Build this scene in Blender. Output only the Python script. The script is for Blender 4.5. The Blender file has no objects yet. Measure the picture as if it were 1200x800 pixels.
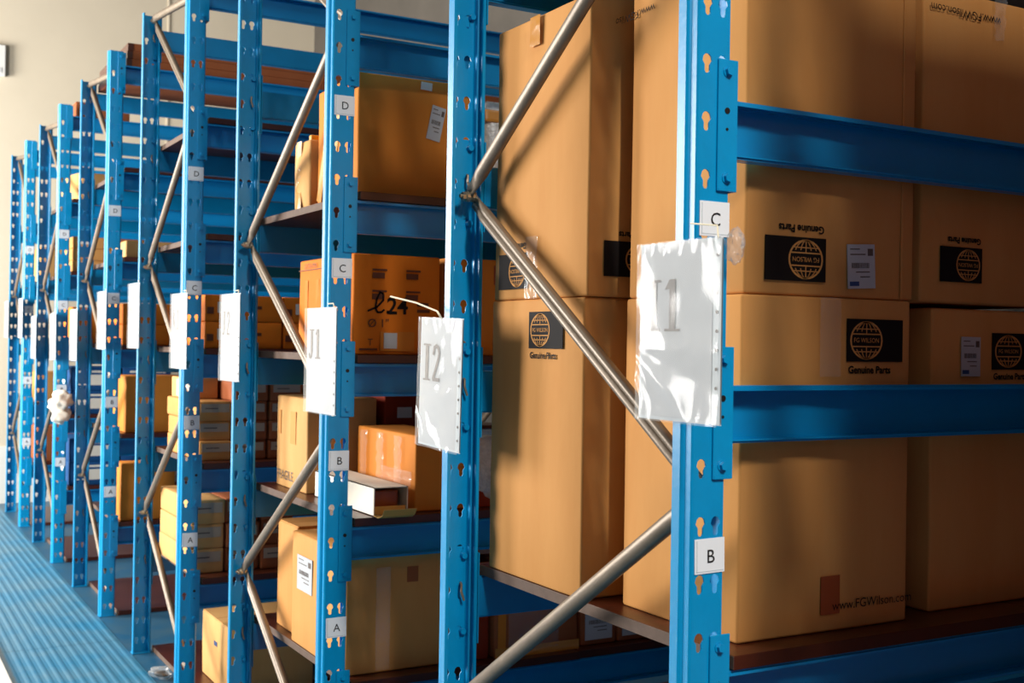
import bpy, bmesh, math, random
from mathutils import Vector, Matrix, noise

SC = bpy.context.scene
COL = SC.collection
random.seed(7)

# ------------------------------------------------------------------ camera
F_PX = 1378.64
YAW, PITCH, ROLL = 0.5147, 0.0044, 0.0157
cam_d = bpy.data.cameras.new('camera')
cam = bpy.data.objects.new('camera', cam_d)
COL.objects.link(cam)
fw = Vector((math.sin(YAW) * math.cos(PITCH), math.cos(YAW) * math.cos(PITCH), math.sin(PITCH)))
rt = Vector((math.cos(YAW), -math.sin(YAW), 0))
up = rt.cross(fw)
r2 = rt * math.cos(ROLL) + up * math.sin(ROLL)
u2 = up * math.cos(ROLL) - rt * math.sin(ROLL)
m = Matrix((r2, u2, -fw)).transposed().to_4x4()
m.translation = Vector((-1.2966, -1.6462, 1.6099))
cam.matrix_world = m
cam_d.sensor_width = 36.0
cam_d.lens = F_PX * 36.0 / 1200.0
cam_d.shift_y = -2.92 / 1200.0
cam_d.clip_start = 0.05
cam_d.dof.use_dof = True
cam_d.dof.focus_distance = 2.7
cam_d.dof.aperture_fstop = 7.0
SC.camera = cam

# ------------------------------------------------------------------ world, light, exposure
W = bpy.data.worlds.new('hall_daylight')
SC.world = W
W.use_nodes = True
bg = W.node_tree.nodes['Background']
bg.inputs[0].default_value = (1.0, 0.96, 0.90, 1)
bg.inputs[1].default_value = 0.02


def area(name, loc, target, sx, sy, power, color):
    d = bpy.data.lights.new(name, 'AREA')
    d.shape = 'RECTANGLE'
    d.size, d.size_y = sx, sy
    d.energy = power
    d.color = color
    o = bpy.data.objects.new(name, d)
    COL.objects.link(o)
    o.location = loc
    o.rotation_euler = (Vector(target) - Vector(loc)).to_track_quat('-Z', 'Y').to_euler()
    return o


LWX = -5.0                                # inner face of the left wall
BWY = -6.5                                # inner face of the wall behind the camera
WIN = [(3.6, 5.5), (7.3, 9.7)]            # the windows of the left wall (y ranges)
area('window_daylight', (LWX + .05, 8.5, 2.6), (0, 8.5, 2.6), 2.3, 2.7, 900, (1.0, 0.97, 0.93))
area('window_daylight', (LWX + .05, 4.55, 2.6), (0, 4.55, 2.6), 1.8, 2.7, 520, (1.0, 0.97, 0.93))
area('skylight_daylight', (-1.7, 0.5, 6.1), (-1.7, 0.5, 0), 1.4, 9.0, 40, (1.0, 0.97, 0.93))

SC.view_settings.view_transform = 'Standard'
SC.view_settings.look = 'None'
SC.view_settings.gamma = 1.0
SC.view_settings.use_curve_mapping = False
SC.view_settings.exposure = 0.0


# ------------------------------------------------------------------ materials
def lin(r, g, b):
    f = lambda c: (c / 255) / 12.92 if c / 255 <= 0.04045 else ((c / 255 + 0.055) / 1.055) ** 2.4
    return (f(r), f(g), f(b), 1)


def mat(name, col, rough=0.5, metal=0.0, var=0.0, vscale=6.0, col2=None, bump=0.0, bscale=60.0, coat=0.0,
        stretch=None, spec=0.5):
    M = bpy.data.materials.new(name)
    M.use_nodes = True
    nt = M.node_tree
    b = nt.nodes['Principled BSDF']
    b.inputs['Base Color'].default_value = col
    b.inputs['Roughness'].default_value = rough
    b.inputs['Metallic'].default_value = metal
    b.inputs['Specular IOR Level'].default_value = spec
    if coat:
        b.inputs['Coat Weight'].default_value = coat
        b.inputs['Coat Roughness'].default_value = 0.15
    if var or bump:
        tc = nt.nodes.new('ShaderNodeTexCoord')
        mp = nt.nodes.new('ShaderNodeMapping')
        nt.links.new(tc.outputs['Object'], mp.inputs[0])
        if stretch:
            mp.inputs['Scale'].default_value = stretch
    if var:
        nz = nt.nodes.new('ShaderNodeTexNoise')
        nz.inputs['Scale'].default_value = vscale
        nz.inputs['Detail'].default_value = 6
        nz.inputs['Roughness'].default_value = 0.65
        nt.links.new(mp.outputs[0], nz.inputs['Vector'])
        rp = nt.nodes.new('ShaderNodeValToRGB')
        rp.color_ramp.elements[0].position = 0.32
        rp.color_ramp.elements[1].position = 0.68
        c2 = col2 or tuple(c * (1 - var) for c in col[:3]) + (1,)
        rp.color_ramp.elements[0].color = c2
        rp.color_ramp.elements[1].color = col
        nt.links.new(nz.outputs[0], rp.inputs[0])
        nt.links.new(rp.outputs[0], b.inputs['Base Color'])
    if bump:
        n2 = nt.nodes.new('ShaderNodeTexNoise')
        n2.inputs['Scale'].default_value = bscale
        n2.inputs['Detail'].default_value = 4
        nt.links.new(mp.outputs[0], n2.inputs['Vector'])
        bp = nt.nodes.new('ShaderNodeBump')
        bp.inputs['Strength'].default_value = bump
        bp.inputs['Distance'].default_value = 0.004
        nt.links.new(n2.outputs[0], bp.inputs['Height'])
        nt.links.new(bp.outputs[0], b.inputs['Normal'])
    return M


def card(name, rgb, dark=0.78):
    c = lin(*rgb)
    return mat(name, c, rough=0.75, var=0.2, vscale=2.2, col2=(c[0] * .93, c[1] * .87, c[2] * .8, 1), bump=0.1,
               bscale=14, stretch=(4, 4, 0.8), spec=0.2)


def clear(name, gloss=0.35, rough=0.08, haze=0.08, fres=0.25):
    M = bpy.data.materials.new(name)
    M.use_nodes = True
    nt = M.node_tree
    nt.nodes.clear()
    out = nt.nodes.new('ShaderNodeOutputMaterial')
    tr = nt.nodes.new('ShaderNodeBsdfTransparent')
    gl = nt.nodes.new('ShaderNodeBsdfGlossy')
    gl.inputs['Roughness'].default_value = rough
    df = nt.nodes.new('ShaderNodeBsdfDiffuse')
    df.inputs[0].default_value = (.9, .9, .88, 1)
    m1 = nt.nodes.new('ShaderNodeMixShader')
    m2 = nt.nodes.new('ShaderNodeMixShader')
    m1.inputs[0].default_value = haze
    nt.links.new(tr.outputs[0], m1.inputs[1])
    nt.links.new(df.outputs[0], m1.inputs[2])
    fr = nt.nodes.new('ShaderNodeFresnel')
    fr.inputs[0].default_value = 1.5
    mu = nt.nodes.new('ShaderNodeMath')
    mu.operation = 'MULTIPLY_ADD'
    mu.inputs[1].default_value = fres
    mu.inputs[2].default_value = gloss * 0.1
    nt.links.new(fr.outputs[0], mu.inputs[0])
    nt.links.new(mu.outputs[0], m2.inputs[0])
    nt.links.new(m1.outputs[0], m2.inputs[1])
    nt.links.new(gl.outputs[0], m2.inputs[2])
    nt.links.new(m2.outputs[0], out.inputs[0])
    return M


M = {}
M['blue'] = mat('blue_rack_paint', (0.0, 0.30, 0.62, 1), rough=0.30, var=0.12, vscale=9, bump=0.08, bscale=90, spec=0.5)
M['beam_blue'] = mat('blue_beam_paint', (0.0, 0.26, 0.58, 1), rough=0.34, var=0.12, vscale=5, bump=0.05, bscale=60, coat=0.1)
M['floor_blue'] = mat('blue_floor_paint', (0.008, 0.17, 0.32, 1), rough=0.42, var=0.4, vscale=3.0,
                      col2=(0.08, 0.20, 0.28, 1), bump=0.12, bscale=40)
M['aisle_blue'] = mat('blue_aisle_paint', (0.006, 0.09, 0.19, 1), rough=0.4, var=0.4, vscale=5.0,
                      col2=(0.045, 0.11, 0.16, 1), bump=0.2, bscale=30)
M['steel'] = mat('galvanised_brace', lin(134, 118, 100), rough=0.42, metal=0.3, var=0.25, vscale=14, bump=0.1, bscale=120)
M['bolt'] = mat('zinc_bolt', lin(190, 180, 160), rough=0.35, metal=0.9)
M['dark'] = mat('dark_pin', lin(40, 36, 34), rough=0.5, metal=0.5)
M['board'] = mat('hardboard', lin(84, 36, 18), rough=0.33, var=0.4, vscale=4, col2=lin(58, 24, 13), bump=0.1, bscale=40,
                 stretch=(1, 6, 1))
M['board_edge'] = mat('board_edge', lin(104, 82, 68), rough=0.8, var=0.3, vscale=30)
M['wall'] = mat('cream_wall', lin(214, 201, 177), rough=0.85, var=0.06, vscale=1.5, bump=0.05, bscale=30)
M['roof'] = mat('dark_roof_sheet', lin(66, 62, 58), rough=0.7, var=0.2, vscale=3)
M['concrete'] = mat('grey_concrete', lin(84, 78, 70), rough=0.85, var=0.2, vscale=2)
M['dado'] = mat('white_dado', lin(222, 220, 212), rough=0.7, var=0.06, vscale=3)
M['white'] = mat('white_plastic', lin(225, 224, 218), rough=0.4)
M['frame'] = mat('window_frame_paint', lin(200, 200, 196), rough=0.5)
M['tan'] = card('tan_cardboard', (212, 152, 86))
M['pale'] = card('pale_cardboard', (216, 166, 104))
M['orange'] = card('orange_cardboard', (220, 120, 26))
M['amber'] = card('amber_cardboard', (210, 130, 48))
M['brown'] = card('brown_cardboard', (160, 92, 56))
M['red'] = card('red_brown_cardboard', (140, 48, 24))
M['bluecard'] = card('blue_cardboard', (20, 74, 128))
M['whitecard'] = mat('white_cardboard', lin(228, 220, 204), rough=0.6, var=0.08, vscale=8)
M['kraft_in'] = mat('kraft_inside', lin(214, 164, 84), rough=0.8)
M['paper'] = mat('white_paper', lin(188, 191, 194), rough=0.7, var=0.05, vscale=10)
M['card_white'] = mat('card_white', lin(240, 243, 246), rough=0.5)
M['lab_tan'] = mat('grey_brown_label', lin(178, 160, 138), rough=0.8)  # one even grey-brown tone for the small carton labels
M['ink'] = mat('black_ink', lin(26, 20, 18), rough=0.7, spec=0.15)
M['grey_ink'] = mat('grey_ink', lin(92, 80, 72), rough=0.6)
M['brown_ink'] = mat('brown_ink', lin(96, 44, 14), rough=0.7)
M['blue_ink'] = mat('blue_ink', lin(40, 70, 120), rough=0.6)
M['lab_grey'] = mat('label_tint', lin(196, 204, 208), rough=0.6)
M['browntape'] = mat('brown_tape', lin(150, 70, 34), rough=0.3)
M['amber_tape'] = mat('amber_tape', lin(206, 140, 58), rough=0.18, coat=0.8)
M['tape'] = clear('clear_tape', gloss=0.25, rough=0.12, haze=0.10, fres=0.15)
M['film'] = clear('clear_film', gloss=0.1, rough=0.09, haze=0.18, fres=0.16)
M['bubble'] = mat('bubble_wrap', lin(198, 194, 186), rough=0.2, var=0.35, vscale=60, bump=0.9, bscale=90, coat=0.6)
M['string'] = mat('cotton_string', lin(232, 220, 190), rough=0.9)
M['yellow'] = mat('yellow_tie', lin(230, 160, 30), rough=0.5)


# ------------------------------------------------------------------ object helpers
def link(name, me, parent=None, m=None, loc=None, rot=None):
    o = bpy.data.objects.new(name, me)
    COL.objects.link(o)
    if m is not None and me is not None and len(me.materials) == 0:
        me.materials.append(m)
    if parent is not None:
        o.parent = parent
    if loc is not None:
        o.location = loc
    if rot is not None:
        o.rotation_euler = rot
    return o


def thing(name, label, cat, loc=(0, 0, 0), rz=0.0, group=None):
    o = link(name, None, None, None, loc, (0, 0, rz))
    o.empty_display_size = 0.05
    tag(o, label, cat, group)
    return o


def tag(o, label, cat, group=None):
    o['label'] = label
    o['category'] = cat
    if group:
        o['group'] = group


def struct(o):
    o['kind'] = 'structure'
    return o


def mesh(name, verts, faces, m=None, smooth=False):
    me = bpy.data.meshes.new(name)
    me.from_pydata([tuple(v) for v in verts], [], faces)
    if m:
        me.materials.append(m)
    if smooth:
        for p in me.polygons:
            p.use_smooth = True
    me.update()
    return me


def from_bm(name, bm, m=None, smooth=False):
    bmesh.ops.recalc_face_normals(bm, faces=bm.faces[:])
    me = bpy.data.meshes.new(name)
    bm.to_mesh(me)
    bm.free()
    if m:
        me.materials.append(m)
    if smooth:
        for p in me.polygons:
            p.use_smooth = True
    return me


def add_box(bm, x0, x1, y0, y1, z0, z1):
    vs = [bm.verts.new((x, y, z)) for x in (x0, x1) for y in (y0, y1) for z in (z0, z1)]
    for f in ((0, 1, 3, 2), (4, 6, 7, 5), (0, 4, 5, 1), (2, 3, 7, 6), (0, 2, 6, 4), (1, 5, 7, 3)):
        bm.faces.new([vs[i] for i in f])


def box_me(name, x0, x1, y0, y1, z0, z1, m=None, bev=0.0):
    bm = bmesh.new()
    add_box(bm, x0, x1, y0, y1, z0, z1)
    if bev:
        bmesh.ops.bevel(bm, geom=bm.edges[:], offset=bev, segments=2, affect='EDGES', profile=0.5)
    return from_bm(name, bm, m)


def add_cyl(bm, p0, p1, r, n=10, r1=None):
    p0, p1 = Vector(p0), Vector(p1)
    d = (p1 - p0).normalized()
    a = d.orthogonal().normalized()
    b = d.cross(a)
    r1 = r if r1 is None else r1
    A = [bm.verts.new(p0 + (a * math.cos(t) + b * math.sin(t)) * r) for t in [2 * math.pi * i / n for i in range(n)]]
    B = [bm.verts.new(p1 + (a * math.cos(t) + b * math.sin(t)) * r1) for t in [2 * math.pi * i / n for i in range(n)]]
    for i in range(n):
        bm.faces.new((A[i], A[(i + 1) % n], B[(i + 1) % n], B[i]))
    bm.faces.new(A[::-1])
    bm.faces.new(B)


def add_tube(bm, pts, r, n=6):
    for a, b in zip(pts[:-1], pts[1:]):
        add_cyl(bm, a, b, r, n)


# text: built-in font turned into a mesh, cached
_txt = {}


def text_me(s, size, m, align='LEFT', bold=0.0):
    k = (s, size, m.name, align, bold)
    if k in _txt:
        return _txt[k]
    c = bpy.data.curves.new('lettering', 'FONT')
    c.body = s
    c.size = size
    c.align_x = align
    c.offset = bold
    c.resolution_u = 3
    o = bpy.data.objects.new('lettering_tmp', c)
    COL.objects.link(o)
    bpy.context.view_layer.update()
    me = bpy.data.meshes.new_from_object(o.evaluated_get(bpy.context.evaluated_depsgraph_get()))
    bpy.data.objects.remove(o)
    bpy.data.curves.remove(c)
    me.materials.clear()
    me.materials.append(m)
    _txt[k] = me
    return me


def strokes(pts, w):
    out = []
    for (x0, y0), (x1, y1) in zip(pts[:-1], pts[1:]):
        dx, dy = x1 - x0, y1 - y0
        L = math.hypot(dx, dy)
        nx, ny = -dy / L * w / 2, dx / L * w / 2
        ex, ey = dx / L * w * .3, dy / L * w * .3
        out.append([(x0 - ex - nx, y0 - ey - ny), (x1 + ex - nx, y1 + ey - ny), (x1 + ex + nx, y1 + ey + ny), (x0 - ex + nx, y0 - ey + ny)])
    return out


def R4(x0, y0, x1, y1):
    return [(x0, y0), (x1, y0), (x1, y1), (x0, y1)]


GL = {
    'I': [R4(.13, 0, .31, 1), R4(0, 0, .44, .05), R4(0, .95, .44, 1)],
    'J': [R4(.22, .2, .40, 1), R4(.08, .95, .54, 1)] + strokes([(.31, .24), (.29, .1), (.2, .04), (.09, .06), (.05, .16)], .1),
    'K': [R4(.08, 0, .26, 1), R4(0, 0, .34, .05), R4(0, .95, .34, 1)] + strokes([(.26, .42), (.55, .98)], .08) + strokes([(.32, .55), (.58, .02)], .15),
    'L': [R4(.1, 0, .28, 1), R4(0, 0, .55, .06), R4(0, .95, .4, 1), R4(.49, 0, .55, .25)],
    'M': [R4(.06, 0, .14, 1), R4(.5, 0, .66, 1)] + strokes([(.12, .97), (.33, .1)], .13) + strokes([(.33, .1), (.54, .97)], .06),
    'N': [R4(.06, 0, .14, 1), R4(.48, 0, .56, 1)] + strokes([(.12, .95), (.52, .05)], .15),
    '1': [R4(.15, 0, .33, 1), R4(.0, 0, .48, .05), [(.15, .82), (.15, 1), (.33, 1), (.0, .80)]],
    '2': strokes([(.06, .74), (.1, .9), (.22, .96), (.36, .9), (.41, .76), (.36, .6), (.06, .07)], .11) + [R4(.03, 0, .46, .1)],
}


def glyph_me(s, h, m):
    vs, fs, x = [], [], 0.0
    for ch in s:
        mx = 0
        for poly in GL[ch]:
            i = len(vs)
            vs += [((x + px) * h, py * h, 0) for px, py in poly]
            fs.append(tuple(range(i, i + len(poly))))
            mx = max(mx, max(p[0] for p in poly))
        x += mx + 0.14
    return mesh('sign_lettering', vs, fs, m)


# frames that put flat print on the faces of a w x d x h box whose base centre is the origin
def face_mx(face, w, d, h, u, v, off=0.0012, rot=0.0):
    if face == 'F':
        mx = Matrix(((1, 0, 0), (0, 0, -1), (0, 1, 0))).to_4x4()
        mx.translation = (-w / 2 + u, -d / 2 - off, v)
    elif face == 'L':
        mx = Matrix(((0, 0, -1), (-1, 0, 0), (0, 1, 0))).to_4x4()
        mx.translation = (-w / 2 - off, d / 2 - u, v)
    else:
        mx = Matrix.Identity(4)
        mx.translation = (-w / 2 + u, -d / 2 + v, h + off)
    return mx @ Matrix.Rotation(rot, 4, 'Z')


def put(name, me, parent, mx):
    o = link(name, me, parent)
    o.matrix_local = mx
    return o


def sheet(name, w, h, m, t=0.0008):
    bm = bmesh.new()
    add_box(bm, 0, w, 0, h, -t, t)
    return from_bm(name, bm, m)


def crinkle(name, w, h, m, amp, n=(8, 18), seed=0.0, smooth=True, freq=30.0):
    vs, fs = [], []
    nx, ny = n
    for j in range(ny + 1):
        for i in range(nx + 1):
            x, y = w * i / nx, h * j / ny
            z = amp * (0.5 + noise.noise(Vector((x * freq, y * freq, seed))) + 0.6 * noise.noise(Vector((x * freq * 2.3 + 7, y * freq * 2.3, seed))))
            vs.append((x, y, max(z, 0.0005)))
    for j in range(ny):
        for i in range(nx):
            a = j * (nx + 1) + i
            fs.append((a, a + 1, a + nx + 2, a + nx + 1))
    return mesh(name, vs, fs, m, smooth)


# ------------------------------------------------------------------ the setting
FLOOR = struct(link('floor', box_me('floor', -5.0, 9.0, -6.5, 10.62, -0.12, 0.0, M['aisle_blue'])))


def ribbed_plate(y0, y1, x0, x1, pitch=0.047):
    n = int(round((x1 - x0) / pitch))
    prof = [(x0, 0.002)]
    p = (x1 - x0) / n
    for i in range(n):
        a = x0 + i * p
        prof += [(a + p * .22, .004), (a + p * .45, .0062), (a + p * .66, .0062), (a + p * .88, .004)]
    prof += [(x1, .004), (x1, .001)]
    bm = bmesh.new()
    A = [bm.verts.new((x, y0, z)) for x, z in prof]
    B = [bm.verts.new((x, y1, z)) for x, z in prof]
    for i in range(len(prof) - 1):
        bm.faces.new((A[i], A[i + 1], B[i + 1], B[i]))
    return from_bm('ribbed_plate', bm, M['floor_blue'])


yy = -3.6
for k, L in enumerate((2.4, 2.4, 3.62, 2.9, 2.9)):
    link('ribbed_plate', ribbed_plate(yy + .003, yy + L - .003, -0.605, -0.012), FLOOR)
    yy += L
kb = link('trim_1', box_me('trim_1', -0.70, -0.612, -3.8, 10.6, 0.0, 0.03, M['dado'], 0.004))
struct(kb)

WF = struct(link('wall_far', box_me('wall_far', -5.15, 9.0, 10.62, 10.8, 0.0, 6.2, M['wall'])))
struct(link('trim_2', box_me('trim_2', -5.0, 9.0, 10.605, 10.62, 0.0, 0.55, M['dado'], 0.003)))
struct(link('trim_3', box_me('trim_3', 1.52, 1.545, 10.61, 10.62, 0.55, 6.2, M['wall'], 0.004)))
struct(link('added_wall_right', box_me('added_wall_right', 3.1, 3.25, -6.5, 10.62, 0.0, 6.2, M['concrete'])))  # added wall, closes off the rack ends to block light from the right
bm = bmesh.new()
for q in ((-5.15, -2.4, -6.65, 10.8), (-1.0, 3.25, -6.65, 10.8), (-2.4, -1.0, -6.65, -4.0), (-2.4, -1.0, 5.0, 10.8)):
    add_box(bm, q[0], q[1], q[2], q[3], 6.2, 6.35)
struct(link('ceiling', from_bm('ceiling', bm, M['roof'])))
# left wall with its windows (outside the frame; the daylight comes through it)
bm = bmesh.new()
ys = [-6.5] + [y for q in WIN for y in q] + [10.62]
for i in (0, 2, 4):
    add_box(bm, LWX - .15, LWX, ys[i], ys[i + 1], 0, 6.2)
for a, b in WIN:
    add_box(bm, LWX - .15, LWX, a, b, 0, 1.2)
    add_box(bm, LWX - .15, LWX, a, b, 4.0, 6.2)
struct(link('wall_left', from_bm('wall_left', bm, M['concrete'])))
bm = bmesh.new()
add_box(bm, -5.15, 3.25, BWY - .15, BWY, 0, 6.2)
struct(link('wall_back', from_bm('wall_back', bm, M['concrete'])))
for k, (a, b) in enumerate(WIN):
    bm = bmesh.new()
    for y in (a, (a + b) / 2 - .03, b - .06):
        add_box(bm, LWX - .12, LWX - .06, y, y + .06, 1.2, 4.0)
    for z in (1.2, 2.57, 3.94):
        add_box(bm, LWX - .12, LWX - .06, a, b, z, z + .06)
    wo = struct(link('window_%d' % (k + 1), from_bm('window', bm, M['frame'])))

# ------------------------------------------------------------------ storage racks
PITCHZ = 0.1027
POST_W, POST_D, POST_H = 0.080, 0.050, 3.272
FRAME2 = 2.67                      # x of the second frame of each rack
LEV = [0.514, 1.0275, 1.541, 2.0545, 2.575, 3.195]


def upright_mesh():
    bm = bmesh.new()
    z0 = 0.060 - PITCHZ / 2
    n = 31
    zs = [0.0, z0]
    for k in range(n):
        zs += [z0 + PITCHZ * (k + 1 / 3), z0 + PITCHZ * (k + 2 / 3), z0 + PITCHZ * (k + 1)]
    zs.append(POST_H)
    left = [(.005, .047), (.004, .050), (-.003, .050), (-.0045, .048), (-.0045, .026), (-.001, .021), (.0025, .019), (.0025, .004), (.006, .0)]
    right = [(POST_W - x, y) for x, y in left[::-1]]

    def strip(path):
        rows = [[bm.verts.new((x, y, z)) for x, y in path] for z in zs]
        for a, b in zip(rows[:-1], rows[1:]):
            for i in range(len(path) - 1):
                bm.faces.new((a[i], a[i + 1], b[i + 1], b[i]))
    strip(left)
    strip(right)
    xs = [.006, .040, .074]
    hole = [(-.0055, -.013), (-.003, -.0175), (.003, -.0175), (.0055, -.013), (.0055, -.003), (.0105, .004),
            (.008, .0125), (.003, .0165), (-.003, .0165), (-.008, .0125), (-.0105, .004), (-.0055, -.003)]
    for c in range(2):
        xa, xb = xs[c], xs[c + 1]
        w = xb - xa
        xt = [xa, xa + w / 3, xa + 2 * w / 3, xb]
        for a, b in ((zs[0], zs[1]), (zs[-2], zs[-1])):
            for i in range(3):
                bm.faces.new([bm.verts.new(p) for p in ((xt[i], 0, a), (xt[i + 1], 0, a), (xt[i + 1], 0, b), (xt[i], 0, b))])
        for k in range(n):
            a = z0 + k * PITCHZ
            t1, t2, b = a + PITCHZ / 3, a + 2 * PITCHZ / 3, a + PITCHZ
            out = [(xa, a), (xt[1], a), (xt[2], a), (xb, a), (xb, t1), (xb, t2), (xb, b), (xt[2], b), (xt[1], b), (xa, b), (xa, t2), (xa, t1)]
            cx, cz = (xa + xb) / 2, a + PITCHZ / 2
            O = [bm.verts.new((x, 0, z)) for x, z in out]
            H = [bm.verts.new((cx + x, 0, cz + z)) for x, z in hole]
            for i in range(12):
                j = (i + 1) % 12
                bm.faces.new((O[i], O[j], H[j], H[i]))
    bmesh.ops.remove_doubles(bm, verts=bm.verts[:], dist=0.0002)
    bmesh.ops.recalc_face_normals(bm, faces=bm.faces[:])
    # make normals point outwards (front face towards -y)
    for f in bm.faces:
        if abs(f.normal.y) > .9 and f.calc_center_median().y < .001:
            if f.normal.y > 0:
                bmesh.ops.reverse_faces(bm, faces=bm.faces[:])
            break
    bmesh.ops.solidify(bm, geom=bm.faces[:], thickness=0.0024)
    me = bpy.data.meshes.new('upright')
    bm.to_mesh(me)
    bm.free()
    me.materials.append(M['blue'])
    return me


UP = upright_mesh()
FOOT = box_me('foot_plate', -0.006, 0.086, -0.004, 0.054, 0.001, 0.006, M['blue'], 0.001)


def beam_mesh(L):
    # channel opening to the front, y = 0 is the front edge of its flanges, z = 0 its top
    prof = [(0, -.009), (0, 0), (.042, 0), (.042, -.104), (.004, -.104), (.004, -.097)]
    bm = bmesh.new()
    A = [bm.verts.new((0, y, z)) for y, z in prof]
    B = [bm.verts.new((L, y, z)) for y, z in prof]
    for i in range(len(prof) - 1):
        bm.faces.new((A[i], B[i], B[i + 1], A[i + 1]))
    bmesh.ops.recalc_face_normals(bm, faces=bm.faces[:])
    bmesh.ops.bevel(bm, geom=[e for e in bm.edges if len(e.link_faces) == 2], offset=.004, segments=2, affect='EDGES')
    bmesh.ops.solidify(bm, geom=bm.faces[:], thickness=0.003)
    return from_bm('beam', bm, M['beam_blue'])


BEAM_X0 = 0.0915
BEAM_L = FRAME2 - 0.0115 - BEAM_X0
BEAM = beam_mesh(BEAM_L)


def connector_mesh():
    # angle plate hooked on the upright face; origin at the upright's front left corner, z = 0 is the beam top
    bm = bmesh.new()
    add_box(bm, 0.046, 0.0905, -0.0048, -0.0008, -0.166, 0.070)
    add_box(bm, 0.0865, 0.0905, -0.0008, 0.048, -0.166, 0.060)
    add_box(bm, 0.048, 0.0865, -0.006, -0.0048, -0.166, -0.160)
    bmesh.ops.bevel(bm, geom=bm.edges[:], offset=.0009, segments=1, affect='EDGES')
    return from_bm('connector', bm, M['blue'])


CONN = connector_mesh()


def bolt_mesh():
    bm = bmesh.new()
    add_cyl(bm, (0, 0, 0), (0, -0.002, 0), 0.0105, 14)
    add_cyl(bm, (0, -0.002, 0), (0, -0.009, 0), 0.0078, 6)
    add_cyl(bm, (0, 0.0, 0), (0, 0.019, 0), 0.0075, 10)
    return from_bm('bolt', bm, M['blue'])


BOLT = bolt_mesh()
bm = bmesh.new()
add_cyl(bm, (0, 0, 0), (0, -0.0012, 0), 0.0058, 12)
add_cyl(bm, (0, 0, -.033), (0, -0.0012, -.033), 0.0028, 10)
PIN = from_bm('pin_hole', bm, M['dark'])


def brace_mesh(p0, p1, flip):
    # rounded channel section, flattened at both ends where it is bolted
    p0, p1 = Vector(p0), Vector(p1)
    d = (p1 - p0)
    L = d.length
    d.normalize()
    a = Vector((-1, 0, 0)) * (1 if flip else -1)      # open side direction
    b = d.cross(a).normalized()
    sec = [(.35, .45), (.62, 1.0), (.2, 1.12), (-.5, .95), (-.85, .45), (-.95, 0), (-.85, -.45), (-.5, -.95), (.2, -1.12), (.62, -1.0), (.35, -.45)]
    if flip:
        sec = [(.5, 0), (.56, .2), (.85, .42), (.75, 1.0), (.2, 1.12), (-.5, .95), (-.85, .45), (-.95, 0), (-.85, -.45), (-.5, -.95), (.2, -1.12), (.75, -1.0), (.85, -.42), (.56, -.2), (.5, 0)]
    r = 0.0158
    bm = bmesh.new()
    rows = []
    for t, fa in ((0, .25), (.03, .28), (.075, 1), (L - .075, 1), (L - .03, .28), (L, .25)):
        rows.append([bm.verts.new(p0 + d * t + a * (x * r * fa) + b * (y * r * (1 if fa == 1 else 1.08))) for x, y in sec])
    for A, B in zip(rows[:-1], rows[1:]):
        for i in range(len(sec) - 1):
            bm.faces.new((A[i], A[i + 1], B[i + 1], B[i]))
    bmesh.ops.recalc_face_normals(bm, faces=bm.faces[:])
    bmesh.ops.solidify(bm, geom=bm.faces[:], thickness=0.0016)
    me = from_bm('brace', bm, M['steel'])
    for p in me.polygons:
        p.use_smooth = True
    return me


def brace_bolt_mesh():
    bm = bmesh.new()
    add_cyl(bm, (-.008, 0, 0), (-.018, 0, 0), 0.014, 12)
    add_cyl(bm, (-.018, 0, 0), (-.028, 0, 0), 0.0105, 6)
    add_cyl(bm, (-.028, 0, 0), (-.034, 0, 0), 0.005, 8)
    return from_bm('brace_bolt', bm, M['bolt'])


BBOLT = brace_bolt_mesh()
CARD = None
ORD = {'A': 0.720, 'B': 1.239, 'C': 1.838, 'D': 2.345}
_letter = {}


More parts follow.
